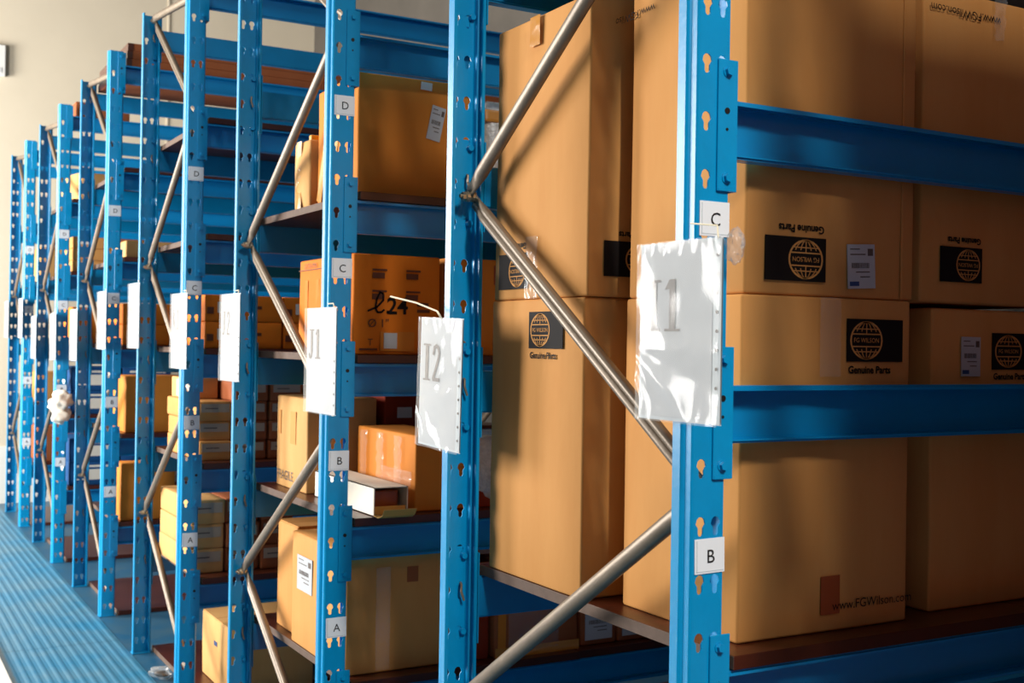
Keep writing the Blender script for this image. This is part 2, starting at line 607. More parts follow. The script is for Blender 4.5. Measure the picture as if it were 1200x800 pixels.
def rack(code, y0, y1, label, levels, decks, cards='ABCD', deck_front=0.0, detail=True):
    dep = y1 - y0
    t = thing('storage_rack', label, 'rack', (0, y0, 0), 0, 'blue storage racks in a row')
    for fx in (0.0, FRAME2):
        f = link('upright', UP, t, None, (fx, 0, 0))
        link('foot_plate', FOOT, f)
        r = link('upright', UP, t, None, (fx + POST_W, dep, 0), (0, 0, math.pi))
        link('foot_plate', FOOT, r)
        nodes = [(0.10, 'f'), (0.722, 'r'), (1.345, 'f'), (1.974, 'r'), (2.61, 'f'), (3.235, 'r')]
        for i in range(len(nodes) - 1):
            (za, sa), (zb, sb) = nodes[i], nodes[i + 1]
            ya = .035 if sa == 'f' else dep - .054
            yb = .035 if sb == 'f' else dep - .054
            flip = sa == 'f'
            zo = .010
            xo = .056 if flip else .041
            bo = link('brace', brace_mesh((xo, ya, za + zo), (xo, yb, zb - zo), flip), t, None, (fx, 0, 0))
            link('bolt', BBOLT, bo, None, (xo + .008, yb if sb == 'r' else ya, zb if sb == 'r' else za))
        bo = link('brace', brace_mesh((.041, dep - .054, 3.243), (.041, .035, 3.15), False), t, None, (fx, 0, 0))
    if detail:
        for lv in levels:
            bm = bmesh.new()
            add_tube(bm, [(.060, dep - .004, lv - .020), (.056, dep - .016, lv - .022), (.055, dep - .018, lv - .04), (.062, dep - .02, lv - .062)], .0032, 6)
            link('safety_pin', from_bm('safety_pin', bm, M['steel']), t)
    for lv in levels:
        for side in ('f', 'r'):
            if side == 'f':
                b = link('beam', BEAM, t, None, (BEAM_X0, 0.0, lv))
            else:
                b = link('beam', BEAM, t, None, (BEAM_X0 + BEAM_L, dep, lv), (0, 0, math.pi))
            # connectors are children of the beam; work in the beam's own axes
            c1 = link('connector', CONN, b, None, (-BEAM_X0, 0, 0))
            c2 = link('connector', CONN, b, None, (BEAM_L + BEAM_X0, 0, 0))
            c2.scale = (-1, 1, 1)
            if detail:
                xs = -BEAM_X0 + .066 if side == 'f' else BEAM_L + BEAM_X0 - .066
                for zz in (.048, -.142):
                    link('bolt', BOLT, b, None, (xs, -.0048, zz))
                link('pin_hole', PIN, b, None, (xs, -.0048, -.022))
    for lv in decks:
        n = 3
        xa, xb = 0.10, FRAME2 - 0.02
        for i in range(n):
            a = xa + (xb - xa) * i / n
            c = xa + (xb - xa) * (i + 1) / n - .004
            j = random.uniform(-.004, .004)
            fy = deck_front if i else deck_front - .003
            z0 = lv + .002 if lv > .05 else 0.001
            me = box_me('shelf_board', a, c, fy + j, dep - .012 + j, z0, z0 + .026, M['board'], 0.0015)
            me.materials.append(M['board_edge'])
            for p in me.polygons:
                if abs(p.normal.x) > .8:
                    p.material_index = 1
            link('shelf_board', me, t)
    for ch in cards:
        z = ORD[ch]
        tilt = random.uniform(-.02, .02)
        c = link('level_card', box_me('level_card', .010, .077, -.0022, -.0004, -.031, .031, M['card_white'], .0004), t, None, (0, 0, z), (0, tilt, 0))
        fr = bmesh.new()
        add_box(fr, .014, .0155, -.0027, -.0022, -.028, .028)
        add_box(fr, .014, .074, -.0027, -.0022, -.0275, -.0262)
        link('card_holder_edge', from_bm('card_holder_edge', fr, M['lab_grey']), c)
        if ch not in _letter:
            _letter[ch] = text_me(ch, .034, M['ink'], 'CENTER')
        mx = Matrix(((1, 0, 0), (0, 0, -1), (0, 1, 0))).to_4x4()
        mx.translation = (.045, -.0032, -.012)
        put('letter', _letter[ch], c, mx)
    return t


RY = {'H': (-1.81, -0.81), 'I': (0.0, 1.0), 'J': (1.808, 2.845), 'K': (3.60, 4.56), 'L': (5.415, 6.38), 'M': (7.24, 8.25), 'N': (9.05, 10.06)}
rack('I', *RY['I'], 'blue steel storage rack nearest the camera, marked I1 and I2', [LEV[0], LEV[1], LEV[2], LEV[3], LEV[4]], [LEV[1], LEV[4]], 'BC')
rack('H', *RY['H'], 'blue steel storage rack across the narrow aisle, outside the picture', LEV, [LEV[0], LEV[1], LEV[2], LEV[3], LEV[4]], '', detail=False)
rack('J', *RY['J'], 'blue steel storage rack marked J1, second from the camera', LEV, [0.0, LEV[0], LEV[1], LEV[2], LEV[3]])
rack('K', *RY['K'], 'blue steel storage rack marked K1, third from the camera', LEV, [0.0, LEV[0], LEV[1], LEV[2], LEV[3], LEV[4]])
rack('L', *RY['L'], 'fourth blue storage rack, with long brown boards on its top', LEV, [0.0, LEV[0], LEV[1], LEV[2], LEV[3], LEV[4]])
rack('M', *RY['M'], 'fifth blue storage rack, holding blue cartons with white labels', LEV, [0.0, LEV[0], LEV[1], LEV[2], LEV[3], LEV[4]], detail=False)
rack('N', *RY['N'], 'farthest blue storage rack, beside the cream wall', LEV, [0.0, LEV[0], LEV[1], LEV[3]], detail=False)


# ------------------------------------------------------------------ cartons
def carton_mesh(w, d, h, m, r=0.006, bulge=0.004, seed=0.0, n=4):
    def axis(L):
        H = L / 2
        return [-H, -H + r] + [-H + r + (L - 2 * r) * i / n for i in range(1, n)] + [H - r, H]
    ax = (axis(w), axis(d), axis(h))
    half = Vector((w / 2, d / 2, h / 2))
    bm = bmesh.new()
    for k in range(3):
        i, j = (k + 1) % 3, (k + 2) % 3
        for s in (-1, 1):
            g = []
            for a in ax[i]:
                row = []
                for b in ax[j]:
                    p = [0, 0, 0]
                    p[i], p[j], p[k] = a, b, s * half[k]
                    row.append(bm.verts.new(p))
                g.append(row)
            for x in range(len(g) - 1):
                for y in range(len(g[0]) - 1):
                    bm.faces.new((g[x][y], g[x + 1][y], g[x + 1][y + 1], g[x][y + 1]))
    bmesh.ops.remove_doubles(bm, verts=bm.verts[:], dist=1e-5)
    for v in bm.verts:
        p = v.co.copy()
        q = Vector([max(-half[i] + r, min(half[i] - r, p[i])) for i in range(3)])
        dlt = p - q
        if dlt.length > 1e-6:
            p = q + dlt.normalized() * r
        b = Vector((0, 0, 0))
        for k in (0, 1):
            if abs(v.co[k]) > half[k] - 1e-5:
                f = 1.0
                for i in range(3):
                    if i != k:
                        f *= max(0.0, 1 - (v.co[i] / half[i]) ** 2)
                b[k] = math.copysign(1, v.co[k]) * bulge * f
        nz = noise.noise_vector(Vector((v.co.x * 6 + seed, v.co.y * 6, v.co.z * 5))) * (0.0022 if w > .2 else .0008)
        nz.z *= 0.2
        p = p + b + nz
        p.z += h / 2
        v.co = p
    for v in bm.verts:
        v.co.z = max(0.0, min(h, v.co.z))
    me = from_bm('carton_body', bm, m, True)
    return me


_seed = [0.0]


def carton(label, x0, x1, y0, y1, z0, h, m='tan', rz=0.0, group=None, flaps=False, bulge=.004, kind='carton'):
    w, d = x1 - x0, y1 - y0
    _seed[0] += 3.7
    t = thing(kind, label, 'box', ((x0 + x1) / 2, (y0 + y1) / 2, z0), rz, group)
    link('body', carton_mesh(w, d, h - (.004 if flaps else 0), M[m], bulge=bulge if w > .2 else .001, seed=_seed[0]), t)
    if flaps:
        for s in (0, 1):
            a = -d / 2 + .002 if s == 0 else .002
            link('flap', box_me('flap', -w / 2 + .003, w / 2 - .003, a, a + d / 2 - .004, h - .0042, h - .0005, M[m], .001), t,
                 rot=(0, 0, 0))
    t['_s'] = (w, d, h)
    return t


def D(t):
    return t['_s'][0], t['_s'][1], t['_s'][2]


def decal(t, name, face, u, v, w, h, m, rot=0.0, off=.0042, parent=None):
    W_, D_, H_ = D(t)
    return put(name, sheet(name, w, h, M[m]), t, face_mx(face, W_, D_, H_, u, v, off, rot))


def globe_me(w, h):
    # the oval globe: outline, meridians, parallels, drawn as thin rings
    vs, fs = [], []

    def ring(fx, n=28, t=.05, a0=0.0, a1=2 * math.pi):
        i0 = len(vs)
        for k in range(n + 1):
            a = a0 + (a1 - a0) * k / n
            for s in (1 - t, 1 + t):
                x, y = fx(a)
                vs.append((x * s if t else x, y * s, 0))
        for k in range(n):
            i = i0 + 2 * k
            fs.append((i, i + 1, i + 3, i + 2))

    def line(pts, t):
        for q in strokes(pts, t):
            i = len(vs)
            vs.extend((x, y, 0) for x, y in q)
            fs.append(tuple(range(i, i + 4)))
    W_, H_ = w / 2, h / 2
    ring(lambda a: (W_ * math.cos(a), H_ * math.sin(a)))
    for k in (.36, .72):
        for sg in (1, -1):
            pts = [(sg * W_ * k * math.cos(a), H_ * math.sin(a)) for a in [math.pi / 2 * i / 6 for i in range(2, 7)]]
            line(pts, w * .028)
            line([(x, -y) for x, y in pts], w * .028)
    for s in (1, -1):
        line([(0, s * H_), (0, s * H_ * .36)], w * .028)
        line([(-W_ * .72, s * H_ * .62), (W_ * .72, s * H_ * .62)], w * .024)
        line([(-W_ * .9, s * H_ * .34), (W_ * .9, s * H_ * .34)], w * .03)
    return mesh('globe_print', vs, fs, None)


def logo(t, face, u, v, w, h, flip=False, flipped_side=False, m='tan'):
    """dark printed panel with an oval globe and the words under it"""
    W_, D_, H_ = D(t)
    o = decal(t, 'logo_panel', face, u + (w if flip else 0), v + (h if flip else 0), w, h, 'ink', math.pi if flip else 0)
    g = globe_me(h * .98, h * .88) if False else globe_me(w * .55, h * .86)
    g.materials.append(M[m])
    go = link('globe_print', g, o, None, (w * .34, h * .5, .0012))
    tx = text_me('FG WILSON', h * .155, M[m], 'CENTER')
    link('logo_lettering', tx, o, None, (w * .34, h * .45, .0013))
    gt = text_me('Genuine Parts', h * .24, M['ink'], 'LEFT', .0006)
    link('caption_lettering', gt, o, None, (w * .03, -h * .27, .0004))
    return o


def ship_label(t, face, u, v, w, h, rot=0.0, m='paper', blue=True, off=.0052):
    o = decal(t, 'shipping_label', face, u, v, w, h, m, rot, off=off)
    bars, marks = bmesh.new(), bmesh.new()
    x = w * .14
    while x < w * .78:
        bw = random.choice((.008, .014, .02)) * w
        add_box(bars, x, x + bw, h * .46, h * .58, .0008, .0012)
        x += bw + random.choice((.012, .018)) * w
    for (y, a, b) in ((.88, .1, .45), (.76, .1, .66), (.36, .3, .8), (.25, .45, .8)):
        add_box(bars, w * a, w * b, h * y, h * (y + .025), .0008, .0012)
    add_box(bars, w * .74, w * .93, h * .74, h * .9, .0008, .0012)
    link('label_print', from_bm('label_print', bars, M['grey_ink']), o)
    if blue:
        add_box(marks, w * .06, w * .4, h * .06, h * .16, .0008, .0012)
        link('label_mark', from_bm('label_mark', marks, M['blue_ink']), o)
    return o


def words(t, face, u, v, s, size, m='ink', rot=0.0, align='LEFT', name='lettering', bold=.0, off=.0052):
    W_, D_, H_ = D(t)
    return put(name, text_me(s, size, M[m], align, bold), t, face_mx(face, W_, D_, H_, u, v, off, rot))


def tape_strip(t, face, u, v, w, h, m='tape', amp=.0025, rot=0.0, seed=1.0, off=.0075, freq=30.0):
    W_, D_, H_ = D(t)
    return put('tape', crinkle('tape', w, h, M[m], amp, seed=seed, freq=freq), t, face_mx(face, W_, D_, H_, u, v, off, rot))


# ---- rack I: tall generator-parts cartons, two high
ZI = LEV[1] + .0285
G = 'tall cartons stacked two high in the nearest rack'
c = carton('lower tall tan carton beside the I1 post, web address near its bottom', .158, .605, .055, .43, ZI, .655, 'tan', group=G)
logo(c, 'F', .265, .655 - .125, .155, .085)
tape_strip(c, 'F', .19, .50, .055, .155, 'tape', .0012, seed=4)
decal(c, 'tape_patch', 'F', .205, .035, .05, .075, 'browntape')
words(c, 'F', .235, .042, 'www.FGWilson.com', .026, 'ink')
c = carton('upper tall tan carton beside the I1 post, with upside-down panel and white label', .168, .618, .06, .435, ZI + .656, .66, 'tan', group=G, bulge=.006)
logo(c, 'F', .045, .028, .155, .085, flip=True)
ship_label(c, 'F', .26, .018, .075, .088, .05)
words(c, 'L', .085, .615, 'www.FGWilson.com', .024, 'ink', math.pi)
decal(c, 'flap_seam', 'F', .408, .002, .006, .65, 'tan', off=.003)
c = carton('lower tall carton at the right edge, with square white label', .705, 1.155, .085, .46, ZI, .645, 'tan', group=G)
ship_label(c, 'F', .085, .50, .06, .085)
logo(c, 'F', .185, .645 - .13, .155, .08)
c = carton('upper tall carton at the right edge, crinkled tape hanging from its top', .655, 1.105, .075, .45, ZI + .656, .665, 'tan', group=G)
logo(c, 'F', .055, .045, .13, .075, flip=True)
words(c, 'F', .235, .628, 'www.FGWilson.com', .026, 'ink', math.pi)
tape_strip(c, 'F', .208, .575, .035, .1, 'tape', .007, seed=9, freq=70)
c = carton('lower tall carton behind the diagonal brace between I1 and I2 posts', .10, .55, .505, .925, ZI, .66, 'tan', group=G)
logo(c, 'L', .19, .66 - .115, .15, .085)
c = carton('upper tall carton behind the diagonal brace, clear tape over its bottom edge', .10, .555, .495, .915, ZI + .661, .662, 'tan', group=G)
logo(c, 'L', .03, .025, .135, .085, flip=True)
tape_strip(c, 'L', .165, .0, .055, .145, 'tape', .004, seed=12, freq=28)
tape_strip(c, 'L', .17, .59, .045, .07, 'amber_tape', .001, seed=13)
logo(c, 'F', .04, .045, .15, .078, flip=True)
c = carton('lower tall carton at the back of the nearest rack, right of the others', .60, 1.05, .52, .93, ZI, .655, 'tan', group=G)
c = carton('upper tall carton at the back of the nearest rack, right of the others', .595, 1.045, .52, .93, ZI + .656, .655, 'tan', group=G)

HW = ['lowest', 'second', 'third', 'fourth', 'highest']
for k in range(5):  # unseen cartons, packed in to block light coming from behind the camera
    for q in range(3):
        carton('unseen brown carton added to block light, %s shelf, %s place in the rack across the narrow aisle' % (HW[k], ['left', 'middle', 'right'][q]),
               .11 + .8 * q, .87 + .8 * q, -1.5, -.86, LEV[k] + .0285, .36, 'brown', group='unseen cartons added to block light across the narrow aisle')

# ---- rack J
ZA, ZB, ZC, ZD = [l + .0285 for l in LEV[:4]]
c = carton('large orange-tan carton on the D shelf of rack J1, slanted label', .135, .56, 1.90, 2.30, ZD, .40, 'amber', rz=-.03, bulge=.007)
ship_label(c, 'F', .235, .205, .05, .115, -.2, blue=False, off=.0095)
decal(c, 'tape_patch', 'F', .215, .365, .04, .026, 'whitecard', -.06, off=.007)
for k in range(2):
    tape_strip(c, 'L', .015 + .10 * k, .02, .05, .32, 'amber_tape', .0008, rot=-.35, seed=20 + k)
c = carton('small taped carton tucked behind the large carton on the D shelf', .115, .34, 2.33, 2.47, ZD, .24, 'pale', rz=.05, bulge=.012)
tape_strip(c, 'L', .035, .0, .045, .24, 'amber_tape', .002, seed=30)
tape_strip(c, 'L', .05, .09, .035, .06, 'tape', .006, seed=31, freq=70)
put('yellow_tie', box_me('yellow_tie', -.02, .02, -.012, .012, 0, .03, M['yellow'], .006), c, Matrix.Translation((-.07, -.01, .236)))
c = thing('wrapped_parcel', 'bubble-wrapped parcel on the D shelf, right of the large carton', 'parcel', (.75, 2.08, ZD))
link('wrapping', carton_mesh(.30, .30, .37, M['bubble'], r=.03, bulge=.02, seed=3, n=6), c)
link('tape', box_me('tape', -.152, .152, -.165, .165, .29, .335, M['amber_tape'], .01), c)

c = carton('orange carton marked 24 in black on the C shelf of rack J1', .10, .405, 1.85, 2.36, ZC, .322, 'orange', bulge=.006)
for r in range(2):
    for q in range(2):
        u, v = .062 + .118 * q, .245 - .068 * r
        for k, (dy, hh, ww) in enumerate(((.024, .006, .05), (0, .018, .042))):
            decal(c, 'printed_block', 'F', u, v + dy, ww, hh, 'brown_ink', off=.0075)
decal(c, 'printed_block', 'F', .22, .158, .04, .012, 'brown_ink', off=.0075)
decal(c, 'printed_block', 'F', .22, .138, .045, .010, 'brown_ink', off=.0075)
vs, fs = [], []
for q in strokes([(.0, .01), (.03, .022), (.052, .045), (.05, .066), (.04, .07), (.03, .05), (.025, .02), (.032, .006), (.045, .006), (.055, .014)], .006) + [R4(.064, .004, .072, .012)]:
    fs.append(tuple(range(len(vs), len(vs) + 4)))
    vs += [(x, y, 0) for x, y in q]
put('lettering', mesh('lettering', vs, fs, M['ink']), c, face_mx('F', *D(c), .048, .130, .0085))
words(c, 'F', .112, .132, '24', .075, 'ink', .0, bold=.0012, off=.0085)
words(c, 'F', .047, .088, '\u00d8 1"', .038, 'brown_ink', off=.0085)
words(c, 'F', .048, .03, 'T', .03, 'brown_ink', off=.0085)
decal(c, 'printed_block', 'F', .02, .014, .062, .006, 'brown_ink', off=.007)
decal(c, 'printed_panel', 'F', .092, .012, .12, .062, 'amber', off=.0055)
decal(c, 'white_sticker', 'F', .104, .02, .046, .05, 'paper', off=.0075)
decal(c, 'flap_seam', 'L', .004, .285, .49, .003, 'brown_ink')
words(c, 'L', .06, .292, 'ULTRA-MIN', .024, 'brown_ink')
for k in range(3):
    decal(c, 'printed_block', 'L', .07 + .11 * k, .1, .03, .15, 'amber')
c = carton('orange carton right of the one marked 24, printed corner blocks', .44, .80, 1.86, 2.30, ZC, .325, 'amber')
for u, v in ((.17, .24), (.17, .02)):
    decal(c, 'printed_block', 'F', u, v, .045, .065, 'browntape')
words(c, 'F', .17, .155, 'HIGH', .026, 'brown_ink')
words(c, 'F', .17, .125, 'VERY', .026, 'brown_ink')
decal(c, 'white_sticker', 'F', .24, .23, .03, .05, 'paper')

c = carton('upright carton with printed panels on the B shelf of rack J1', .158, .43, 2.42, 2.76, ZB, .345, 'pale')
for u, v, w_, h_ in ((.03, .2, .03, .09), (.17, .17, .06, .12)):
    decal(c, 'printed_outline', 'L', u, v, w_, h_, 'tan')
words(c, 'L', .02, .03, 'FRAGILE', .05, 'grey_ink')
c = carton('taped amber carton with shiny tape on the B shelf', .33, .515, 1.86, 2.36, ZB, .25, 'amber')
for k in range(3):
    tape_strip(c, 'L', .05 + .15 * k, .03, .06, .21, 'tape', .007, seed=40 + k, freq=55)
tape_strip(c, 'L', .25, .08, .24, .05, 'tape', .006, seed=47, freq=60)
# long white carton, open end with its flap folded down
c = thing('open_carton', 'long white carton with its end flap open, on the B shelf', 'box', (.226, 2.085, ZB))
bm = bmesh.new()
w_, l_, h_ = .118, .54, .092
for q in ((-w_ / 2, -w_ / 2 + .003, 0, h_), (w_ / 2 - .003, w_ / 2, 0, h_)):
    add_box(bm, q[0], q[1], -l_ / 2, l_ / 2, q[2], q[3])
add_box(bm, -w_ / 2, w_ / 2, -l_ / 2, l_ / 2, 0, .003)
add_box(bm, -w_ / 2, w_ / 2, -l_ / 2, l_ / 2, h_ - .003, h_)
add_box(bm, -w_ / 2, w_ / 2, l_ / 2 - .003, l_ / 2, 0, h_)
link('body', from_bm('body', bm, M['whitecard']), c)
bm = bmesh.new()
pr = [(-l_ / 2, .002), (-l_ / 2 - .035, -.001), (-l_ / 2 - .06, .008), (-l_ / 2 - .078, .03)]
for w2, (a, b) in zip((.118, .118, .112), zip(pr[:-1], pr[1:])):
    vs = [bm.verts.new((s * w2 / 2, y, z)) for (y, z) in (a, b) for s in (-1, 1)]
    bm.faces.new((vs[0], vs[1], vs[3], vs[2]))
bmesh.ops.remove_doubles(bm, verts=bm.verts[:], dist=.004)
bmesh.ops.solidify(bm, geom=bm.faces[:], thickness=.002)
link('end_flap', from_bm('end_flap', bm, M['kraft_in']), c)
link('lining', box_me('lining', -.045, .045, -.225, .2, .006, .075, M['browntape'], .004), c)
link('end_panel', box_me('end_panel', -.054, .054, -.262, -.258, .004, .03, M['kraft_in']), c)
c = carton('dark red-brown carton with pale label at the back of the B shelf', .46, .80, 2.42, 2.80, ZB, .40, 'red')
decal(c, 'pale_sticker', 'F', .05, .27, .06, .04, 'lab_grey')
c = thing('wrapped_parcel', 'bubble-wrapped parcel on the B shelf beside the I2 post', 'parcel', (.69, 2.03, ZB))
link('wrapping', carton_mesh(.26, .30, .24, M['bubble'], r=.025, bulge=.015, seed=8, n=6), c)
link('base_tray', box_me('base_tray', -.133, .133, -.155, .155, .0, .055, M['red'], .004), c)

c = carton('large brown carton with white label on the A shelf of rack J1', .10, .505, 1.87, 2.39, ZA, .392, 'tan', flaps=False)
ship_label(c, 'L', .07, .20, .15, .12, 0, blue=False)
decal(c, 'front_print', 'F', .21, .285, .04, .05, 'brown')
tape_strip(c, 'F', .10, .01, .05, .33, 'tape', .0008, seed=51)
c = carton('plain carton behind the large brown carton on the A shelf', .135, .45, 2.44, 2.66, ZA, .395, 'tan', flaps=True)
c = carton('narrow red-brown carton on the A shelf behind the I2 post', .525, .615, 1.86, 2.25, ZA, .30, 'red')
c = carton('amber taped carton on the A shelf below the nearest rack deck', .63, .965, 1.85, 2.25, ZA, .28, 'brown')
tape_strip(c, 'F', .0, .0, .335, .035, 'amber_tape', .003, seed=55)
decal(c, 'edge_tape', 'F', .012, .01, .03, .25, 'amber')
tape_strip(c, 'F', .05, .02, .2, .2, 'tape', .004, seed=56, freq=40)
for k in range(2):
    c = carton(('left' if k == 0 else 'right') + ' small pale labelled carton on the A shelf, below the near deck',
               .985 + .16 * k, 1.135 + .16 * k, 1.86, 2.1, ZA, .17, 'brown', group='small labelled cartons on the A shelf')
    ship_label(c, 'F', .015, .02, .115, .12, blue=False)
c = carton('worn carton on the floor board under rack J1', .22, .75, 1.95, 2.4, .0285, .32, 'brown', flaps=True)

# ---- rack K
def row_word(i, n):
    return ['bottom', 'second', 'third', 'fourth', 'fifth'][i] if i < n - 1 else 'top'


for col in range(4):
    for r in range(2):
        x0 = .105 + .37 * col
        c = carton('orange carton, %s layer, %s column of the C shelf in rack K1' % (row_word(r, 2), ['first', 'second', 'third', 'fourth'][col]),
                   x0, x0 + .36, 3.64 + .01 * (col % 2), 4.20, ZC + r * .122, .121, 'orange', group='orange cartons on the C shelf of rack K1')
        decal(c, 'white_sticker', 'F', .055, .04, .045, .05, 'whitecard', off=.006)
        decal(c, 'printed_block', 'F', .008, .035, .03, .03, 'brown_ink')
        decal(c, 'printed_block', 'F', .14, .06, .12, .014, 'brown_ink')
        if col == 0:
            decal(c, 'white_sticker', 'L', .30, .05, .09, .04, 'whitecard', off=.006)
for shelf, zz, n, hh, mm in (('B', ZB, 4, .09, 'tan'), ('A', ZA, 3, .112, 'pale')):
    for col in range(3):
        for r in range(n):
            w_ = .155
            x0 = (.10 if shelf == 'B' else .07) + .165 * col + random.uniform(0, .006)
            if col == 0 and shelf == 'B' and r > 2:
                continue
            c = carton('small brown carton, %s layer, %s column on the %s shelf of rack K1' % (row_word(r, n), ['left', 'middle', 'right'][col], shelf),
                       x0, x0 + w_, 3.70 + random.uniform(0, .03), 4.28 + random.uniform(-.04, .04), zz + r * hh, hh - .001, mm if col == 0 else 'brown',
                       group='small cartons stacked on the %s shelf of rack K1' % shelf)
            decal(c, 'front_label', 'F', .012, hh * .45, .13, hh * .42, 'lab_tan', off=.0035)
            decal(c, 'label_print', 'F', .03, hh * .62, .06, hh * .05, 'grey_ink', off=.0046)
c = carton('carton with wrapped white paper label above the small cartons on shelf B', .105, .255, 3.95, 4.24, ZB + .2705, .10, 'pale')
decal(c, 'white_label', 'L', .12, .01, .1, .08, 'paper')
c = carton('tall carton right of the small cartons on the B shelf, white label', .62, .92, 3.66, 4.1, ZB, .37, 'tan')
decal(c, 'white_label', 'F', .03, .17, .06, .08, 'paper')
c = carton('tan carton standing on the floor board under rack K1', .20, .60, 3.52, 3.95, .0285, .30, 'pale', flaps=True)
decal(c, 'dark_print', 'L', .22, .18, .05, .02, 'blue_ink')
c = thing('plastic_bag', 'crumpled clear plastic bag on the floor by the K1 post', 'bag', (.025, 4.0, 0.0065))
bm = bmesh.new()
bmesh.ops.create_icosphere(bm, subdivisions=4, radius=.05)
for v in bm.verts:
    q = v.co * 30
    v.co += v.co.normalized() * noise.noise(q) * .03
    v.co.z = max(0, v.co.z * .5 + .03)
link('film', from_bm('film', bm, M['film'], True), c)
bm = bmesh.new()
bmesh.ops.create_icosphere(bm, subdivisions=3, radius=.032)
for v in bm.verts:
    v.co += v.co.normalized() * noise.noise(v.co * 40) * .012
    v.co.z = max(0, v.co.z * .4 + .022)
link('contents', from_bm('contents', bm, M['dark'], True), c)

# ---- rack L
ZT = LEV[5] + .0015
for k in range(3):
    x0 = .10 + .004 * k
    c = thing('long_board', '%s of the long brown boards stacked on top of the fourth rack' % ['bottom', 'middle', 'top'][k], 'board',
              (0, 0, 0), 0, 'brown boards on top of the fourth rack')
    link('panel', box_me('panel', x0, 2.55 + .03 * k, RY['L'][0] + .02 + .003 * k, RY['L'][1] - .06, ZT + .046 * k, ZT + .046 * k + .0455, M['brown'], .003), c)
    link('end_binding', box_me('end_binding', x0 - .002, x0 + .03, RY['L'][0] + .018 + .003 * k, RY['L'][1] - .058, ZT + .046 * k + .001, ZT + .046 * k + .0445, M['board'], .001), c)
c = carton('tan carton on the B shelf of the fourth rack', .13, .50, 5.45, 5.83, ZB, .33, 'amber')
words(c, 'L', .05, .25, 'BOX', .05, 'brown_ink')
c = carton('amber carton on the A shelf of the fourth rack', .11, .42, 5.44, 5.62, ZA, .335, 'amber')
for col in range(3):
    for r in range(2):
        c = carton('orange carton, %s layer, %s column of the C shelf in the fourth rack' % (row_word(r, 2), ['first', 'second', 'third'][col]),
                   .105 + .37 * col, .465 + .37 * col, 5.45, 6.0, ZC + r * .122, .121, 'orange', group='orange cartons on the C shelf of the fourth rack')
        decal(c, 'printed_block', 'F', .03, .035, .04, .04, 'brown_ink')
        decal(c, 'white_sticker', 'F', .10, .05, .05, .04, 'whitecard', off=.006)
c = carton('flat cream carton on the D shelf of the fourth rack', .12, .45, 5.46, 5.9, ZD, .10, 'pale')
# ---- rack M and N
for k in range(2):
    for r in range(3):
        c = carton('brown carton, %s layer, %s pile on the D shelf of the fifth rack' % (row_word(r, 3), ['left', 'right'][k]),
                   .11 + .30 * k, .39 + .30 * k, 7.28, 7.7, ZD + .085 * r, .084, ['tan', 'brown'][k], group='brown cartons on the D shelf of the fifth rack')
        decal(c, 'white_sticker', 'F', .05, .03, .09, .03, 'whitecard')
for shelf, zz in (('B', ZB), ('A', ZA)):
    for k in range(2):
        for r in range(2):
            c = carton('blue carton with white label, %s layer, %s pile, %s shelf of fifth rack' % (row_word(r, 2), ['left', 'right'][k], shelf),
                       .11 + .36 * k, .46 + .36 * k, 7.27, 7.75, zz + .17 * r, .169, 'bluecard', group='blue cartons in the fifth rack')
            decal(c, 'white_label', 'F', .05, .04, .26, .075, 'whitecard')
            decal(c, 'white_stripe', 'F', .05, .13, .26, .015, 'whitecard')
            decal(c, 'white_label', 'L', .1, .04, .2, .075, 'whitecard')
c = carton('pale grey carton on the top boarded shelf of the fifth rack', .12, .5, 7.3, 7.7, LEV[4] + .0285, .20, 'pale', rz=.2)
c = carton('amber carton on the C shelf of the fifth rack', .12, .5, 7.3, 7.75, ZC, .26, 'orange')
c = carton('brown carton on the top of the fifth rack', .12, .5, 7.32, 7.8, LEV[5] + .0015, .12, 'brown')
for k, (zz, hh, mm) in enumerate(((ZD, .3, 'pale'), (ZB, .25, 'tan'), (ZA, .3, 'brown'))):
    c = carton('%s carton on the %s shelf of the farthest rack' % (['pale', 'tan', 'brown'][k], 'DBA'[k]), .14, .55, 9.12, 9.6, zz, hh, mm)

